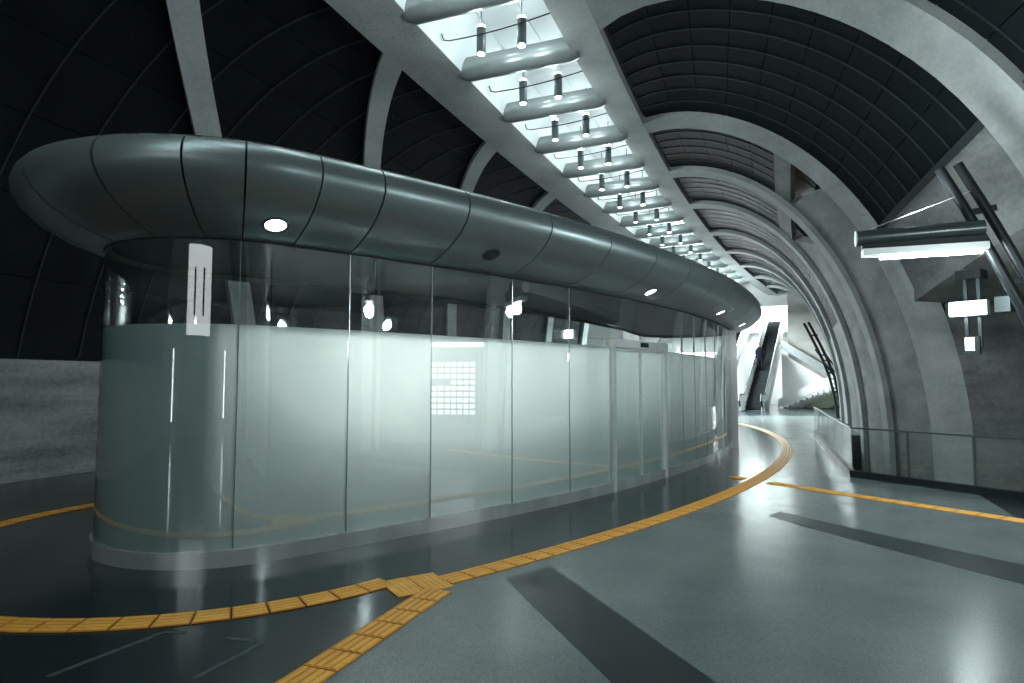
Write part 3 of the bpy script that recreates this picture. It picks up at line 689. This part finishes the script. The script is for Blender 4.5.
# lamps added above the escalator foot to brighten the far end
for k in range(3):
    c = tag(empty('ceiling_lamp'), f'added long lamp hung before the escalators, {ORD[k]} from their foot', 'lamp', group='added lamps before the escalators')
    MB().beam(EP(1.5-3*k, -4.2, 6.6), EP(1.5-3*k, -2.4, 6.6), .2, .12).build('housing', 'alu', c)
    MB().beam(EP(1.5-3*k, -4.15, 6.53), EP(1.5-3*k, -2.45, 6.53), .14, .03).build('diffuser', 'tube', c)
    for l in (-4.0, -2.6): MB().tube([EP(1.5-3*k, l, 6.65), EP(1.5-3*k, l, 7.75)], .01, 6).build('rod', 'alu', c)
    lo = light('panel_light', 'AREA', EP(1.5-3*k, -3.3, 6.45), 1900, c, (0,0,-1), shape='RECTANGLE', size=1.7, size_y=.2)
    light('added_uplight', 'AREA', EP(1.5-3*k, -3.3, 6.75), 950, c, (0,0,1), shape='RECTANGLE', size=1.7, size_y=.2)  # upward fill added to lighten the vault and beams here
# landing guard rail
gr = tag(empty('landing_guard'), 'metal guard at the head of the escalators', 'railing')
for k in range(7): MB().beam(EP(12.3, -6.4+.55*k, 6.0), EP(12.3, -6.4+.55*k, 7.0), .05, .05, up=(eT[0],eT[1],0)).build('post', 'alu', gr)
MB().beam(EP(12.3, -6.5, 7.0), EP(12.3, -3.05, 7.0), .06, .05).build('handrail', 'alu', gr)
# scissor stairs in front of the beige wall
stl = tag(empty('staircase'), 'white scissor staircase beside the escalators', 'staircase')
A1, A2 = 5.4, 6.7
for k in range(10):
    l = 1.3 + 3.3*k/10; h = 1.65*(k+1)/10
    MB().box(EP((A1+A2)/2, l+.17, h-.06), (*(eN*.17),0), (*(eT*.6),0), (0,0,.06)).build('step', 'white', stl)
for a in (A1, ):
    poly = [EP(a, 1.0, 0), EP(a, 4.7, 1.85), EP(a, 4.7, 2.35), EP(a, 1.0, .55)]
    MB().extrude(poly, (*(eT*.1),0)).build('parapet', 'white', stl)
MB().extrude([EP(A1+.1, 2.4, .05), EP(A1+.1, 4.7, 1.35), EP(A1+.1, 4.7, .75), EP(A1+.1, 4.0, .05)], (*(eT*1.2),0)).build('underside', 'green', stl)
MB().box(EP((A1+A2)/2+.7, 4.9, 1.6), (*(eN*.5),0), (*(eT*1.3),0), (0,0,.1)).build('landing', 'white', stl)
for k in range(12):
    l = 4.4 - 3.2*k/12; h = 1.75 + 2.3*(k+1)/12
    MB().box(EP(A2+.8, l-.13, h-.05), (*(eN*.16),0), (*(eT*.6),0), (0,0,.05)).build('step', 'gunmetal', stl)
MB().extrude([EP(A2+.15, 4.6, 1.5), EP(A2+.15, 1.1, 3.9), EP(A2+.15, 1.1, 4.5), EP(A2+.15, 4.6, 2.1)], (*(eT*.1),0)).build('parapet', 'steel', stl)
MB().extrude([EP(A2+.2, 4.6, 1.2), EP(A2+.2, 1.1, 3.6), EP(A2+.2, 1.1, .0), EP(A2+.2, 2.6, .0)], (*(eT*.08),0)).build('side_wall', 'white', stl)

# person standing on the escalator
def person(base, facing):
    v, e_, rad = [], [], []
    f = np.array([math.sin(facing), math.cos(facing)]); r_ = np.array([f[1], -f[0]])
    def J(x, y, z, R): v.append((base[0] + r_[0]*x + f[0]*y, base[1] + r_[1]*x + f[1]*y, base[2] + z)); rad.append(R); return len(v)-1
    pel = J(0,0,.92,.15); ch = J(0,0,1.22,.165); sh = J(0,0,1.40,.13); nk = J(0,.01,1.48,.055); hd_ = J(0,.02,1.62,.10); tp = J(0,.01,1.70,.085)
    e_ += [(pel,ch),(ch,sh),(sh,nk),(nk,hd_),(hd_,tp)]
    for sd in (-1, 1):
        hip = J(sd*.1,0,.85,.095); kn = J(sd*.11,.03*sd,.48,.07); an = J(sd*.11,-.02,.09,.048); toe = J(sd*.12,.16,.045,.04)
        e_ += [(pel,hip),(hip,kn),(kn,an),(an,toe)]
        so = J(sd*.19,0,1.38,.07); el = J(sd*.25,-.03,1.10,.05); wr_ = J(sd*.24,.10,.88,.035); ha = J(sd*.23,.15,.80,.038)
        e_ += [(sh,so),(so,el),(el,wr_),(wr_,ha)]
    me = bpy.data.meshes.new('person'); me.from_pydata(v, e_, []); o = link('person', me)
    sk = o.modifiers.new('skin', 'SKIN'); ss = o.modifiers.new('subsurf', 'SUBSURF'); ss.levels = ss.render_levels = 1
    for d, R in zip(me.skin_vertices[0].data, rad): d.radius = (R, R)
    me.skin_vertices[0].data[0].use_root = True
    me.materials.append(M['cloth'])
    face = MB(); c = np.array([base[0]+f[0]*.03, base[1]+f[1]*.03, base[2]+1.60])
    face.tube([c + (0,0,z) for z in (-.10,-.06,0,.05,.08)], [.05,.085,.098,.09,.05], 12); face.build('face', 'skin', o, smooth=True)
    return o
pa = 4.6
tag(person(EP(pa, .1, esc_h(pa) + .19), eh), 'person in dark clothing standing on the long escalator', 'person')

# ------------------------------------------------------------------ lit notice board outside the frame, seen mirrored in the kiosk glass
nb = tag(empty('notice_board'), 'lit notice board with a grid of white cells, mirrored in the kiosk glass', 'notice board')
M['cell'] = simple('lit cell', (.9, .9, .9), .4, emit=(.95, 1, 1), estr=2.6)
BX = 8.0
MB().abox(BX+.03, BX+.10, 5.0, 6.8, .7, 2.4).build('backing', 'gunmetal', nb)
for y in (5.05, 6.75): MB().abox(BX+.02, BX+.11, y-.04, y+.04, 0.003, 2.7).build('post', 'black', nb)
for i in range(7):
    for j in range(9):
        if (i, j) in ((0, 5), (1, 5), (2, 5)): continue
        MB().abox(BX, BX+.04, 5.13+i*.225, 5.13+i*.225+.17, .85+j*.155, .85+j*.155+.11).build('cell', 'cell', nb)
hb_ = MB().abox(BX-.02, BX+.10, 5.0, 7.4, 2.6, 2.72).build('header_light', 'cell', nb)

# ------------------------------------------------------------------ lit portal on the wall behind the camera, mirrored in the rounded kiosk end
po = tag(empty('lit_portal'), 'lit white portal panel with two dark slots on the wall behind the camera', 'light panel')
M['portal'] = simple('portal light', (.9, .9, .9), .4, emit=(.95, 1, 1), estr=2.2)
pb = lambda v0, v1, h0, h1, nm, mt, e=.06: MB().shell([[pt(S0+.02, v, h) for v in (v0, v1)] for h in (h0, h1)], [[pt(S0+.02+e, v, h) for v in (v0, v1)] for h in (h0, h1)]).build(nm, mt, po)
pb(-3.6, 1.8, 3.1, 5.9, 'panel', 'portal')
for v in (-2.1, -.1): pb(v, v+.4, 3.7, 5.2, 'slot', 'dark', .08)
pb(-3.75, 1.95, 3.0, 3.1, 'frame', 'gunmetal', .1); pb(-3.75, 1.95, 5.9, 6.0, 'frame', 'gunmetal', .1)
for v, w_ in ((-6.4, 'kiosk'), (5.6, 'arch')):
    lc = tag(empty('light_column'), f'slim lit column on the {w_} side of the wall behind the camera', 'lamp', group='lit columns behind the camera')
    x, y, _ = pt(S0 + .5, v, 0)
    MB().tube([(x,y,0),(x,y,.5)], .10, 12).build('base', 'gunmetal', lc, smooth=True)
    MB().tube([(x,y,.5),(x,y,2.7)], .09, 12).build('lit_tube', 'tube', lc, smooth=True)
    MB().tube([(x,y,2.7),(x,y,2.8)], .10, 12).build('cap', 'gunmetal', lc, smooth=True)
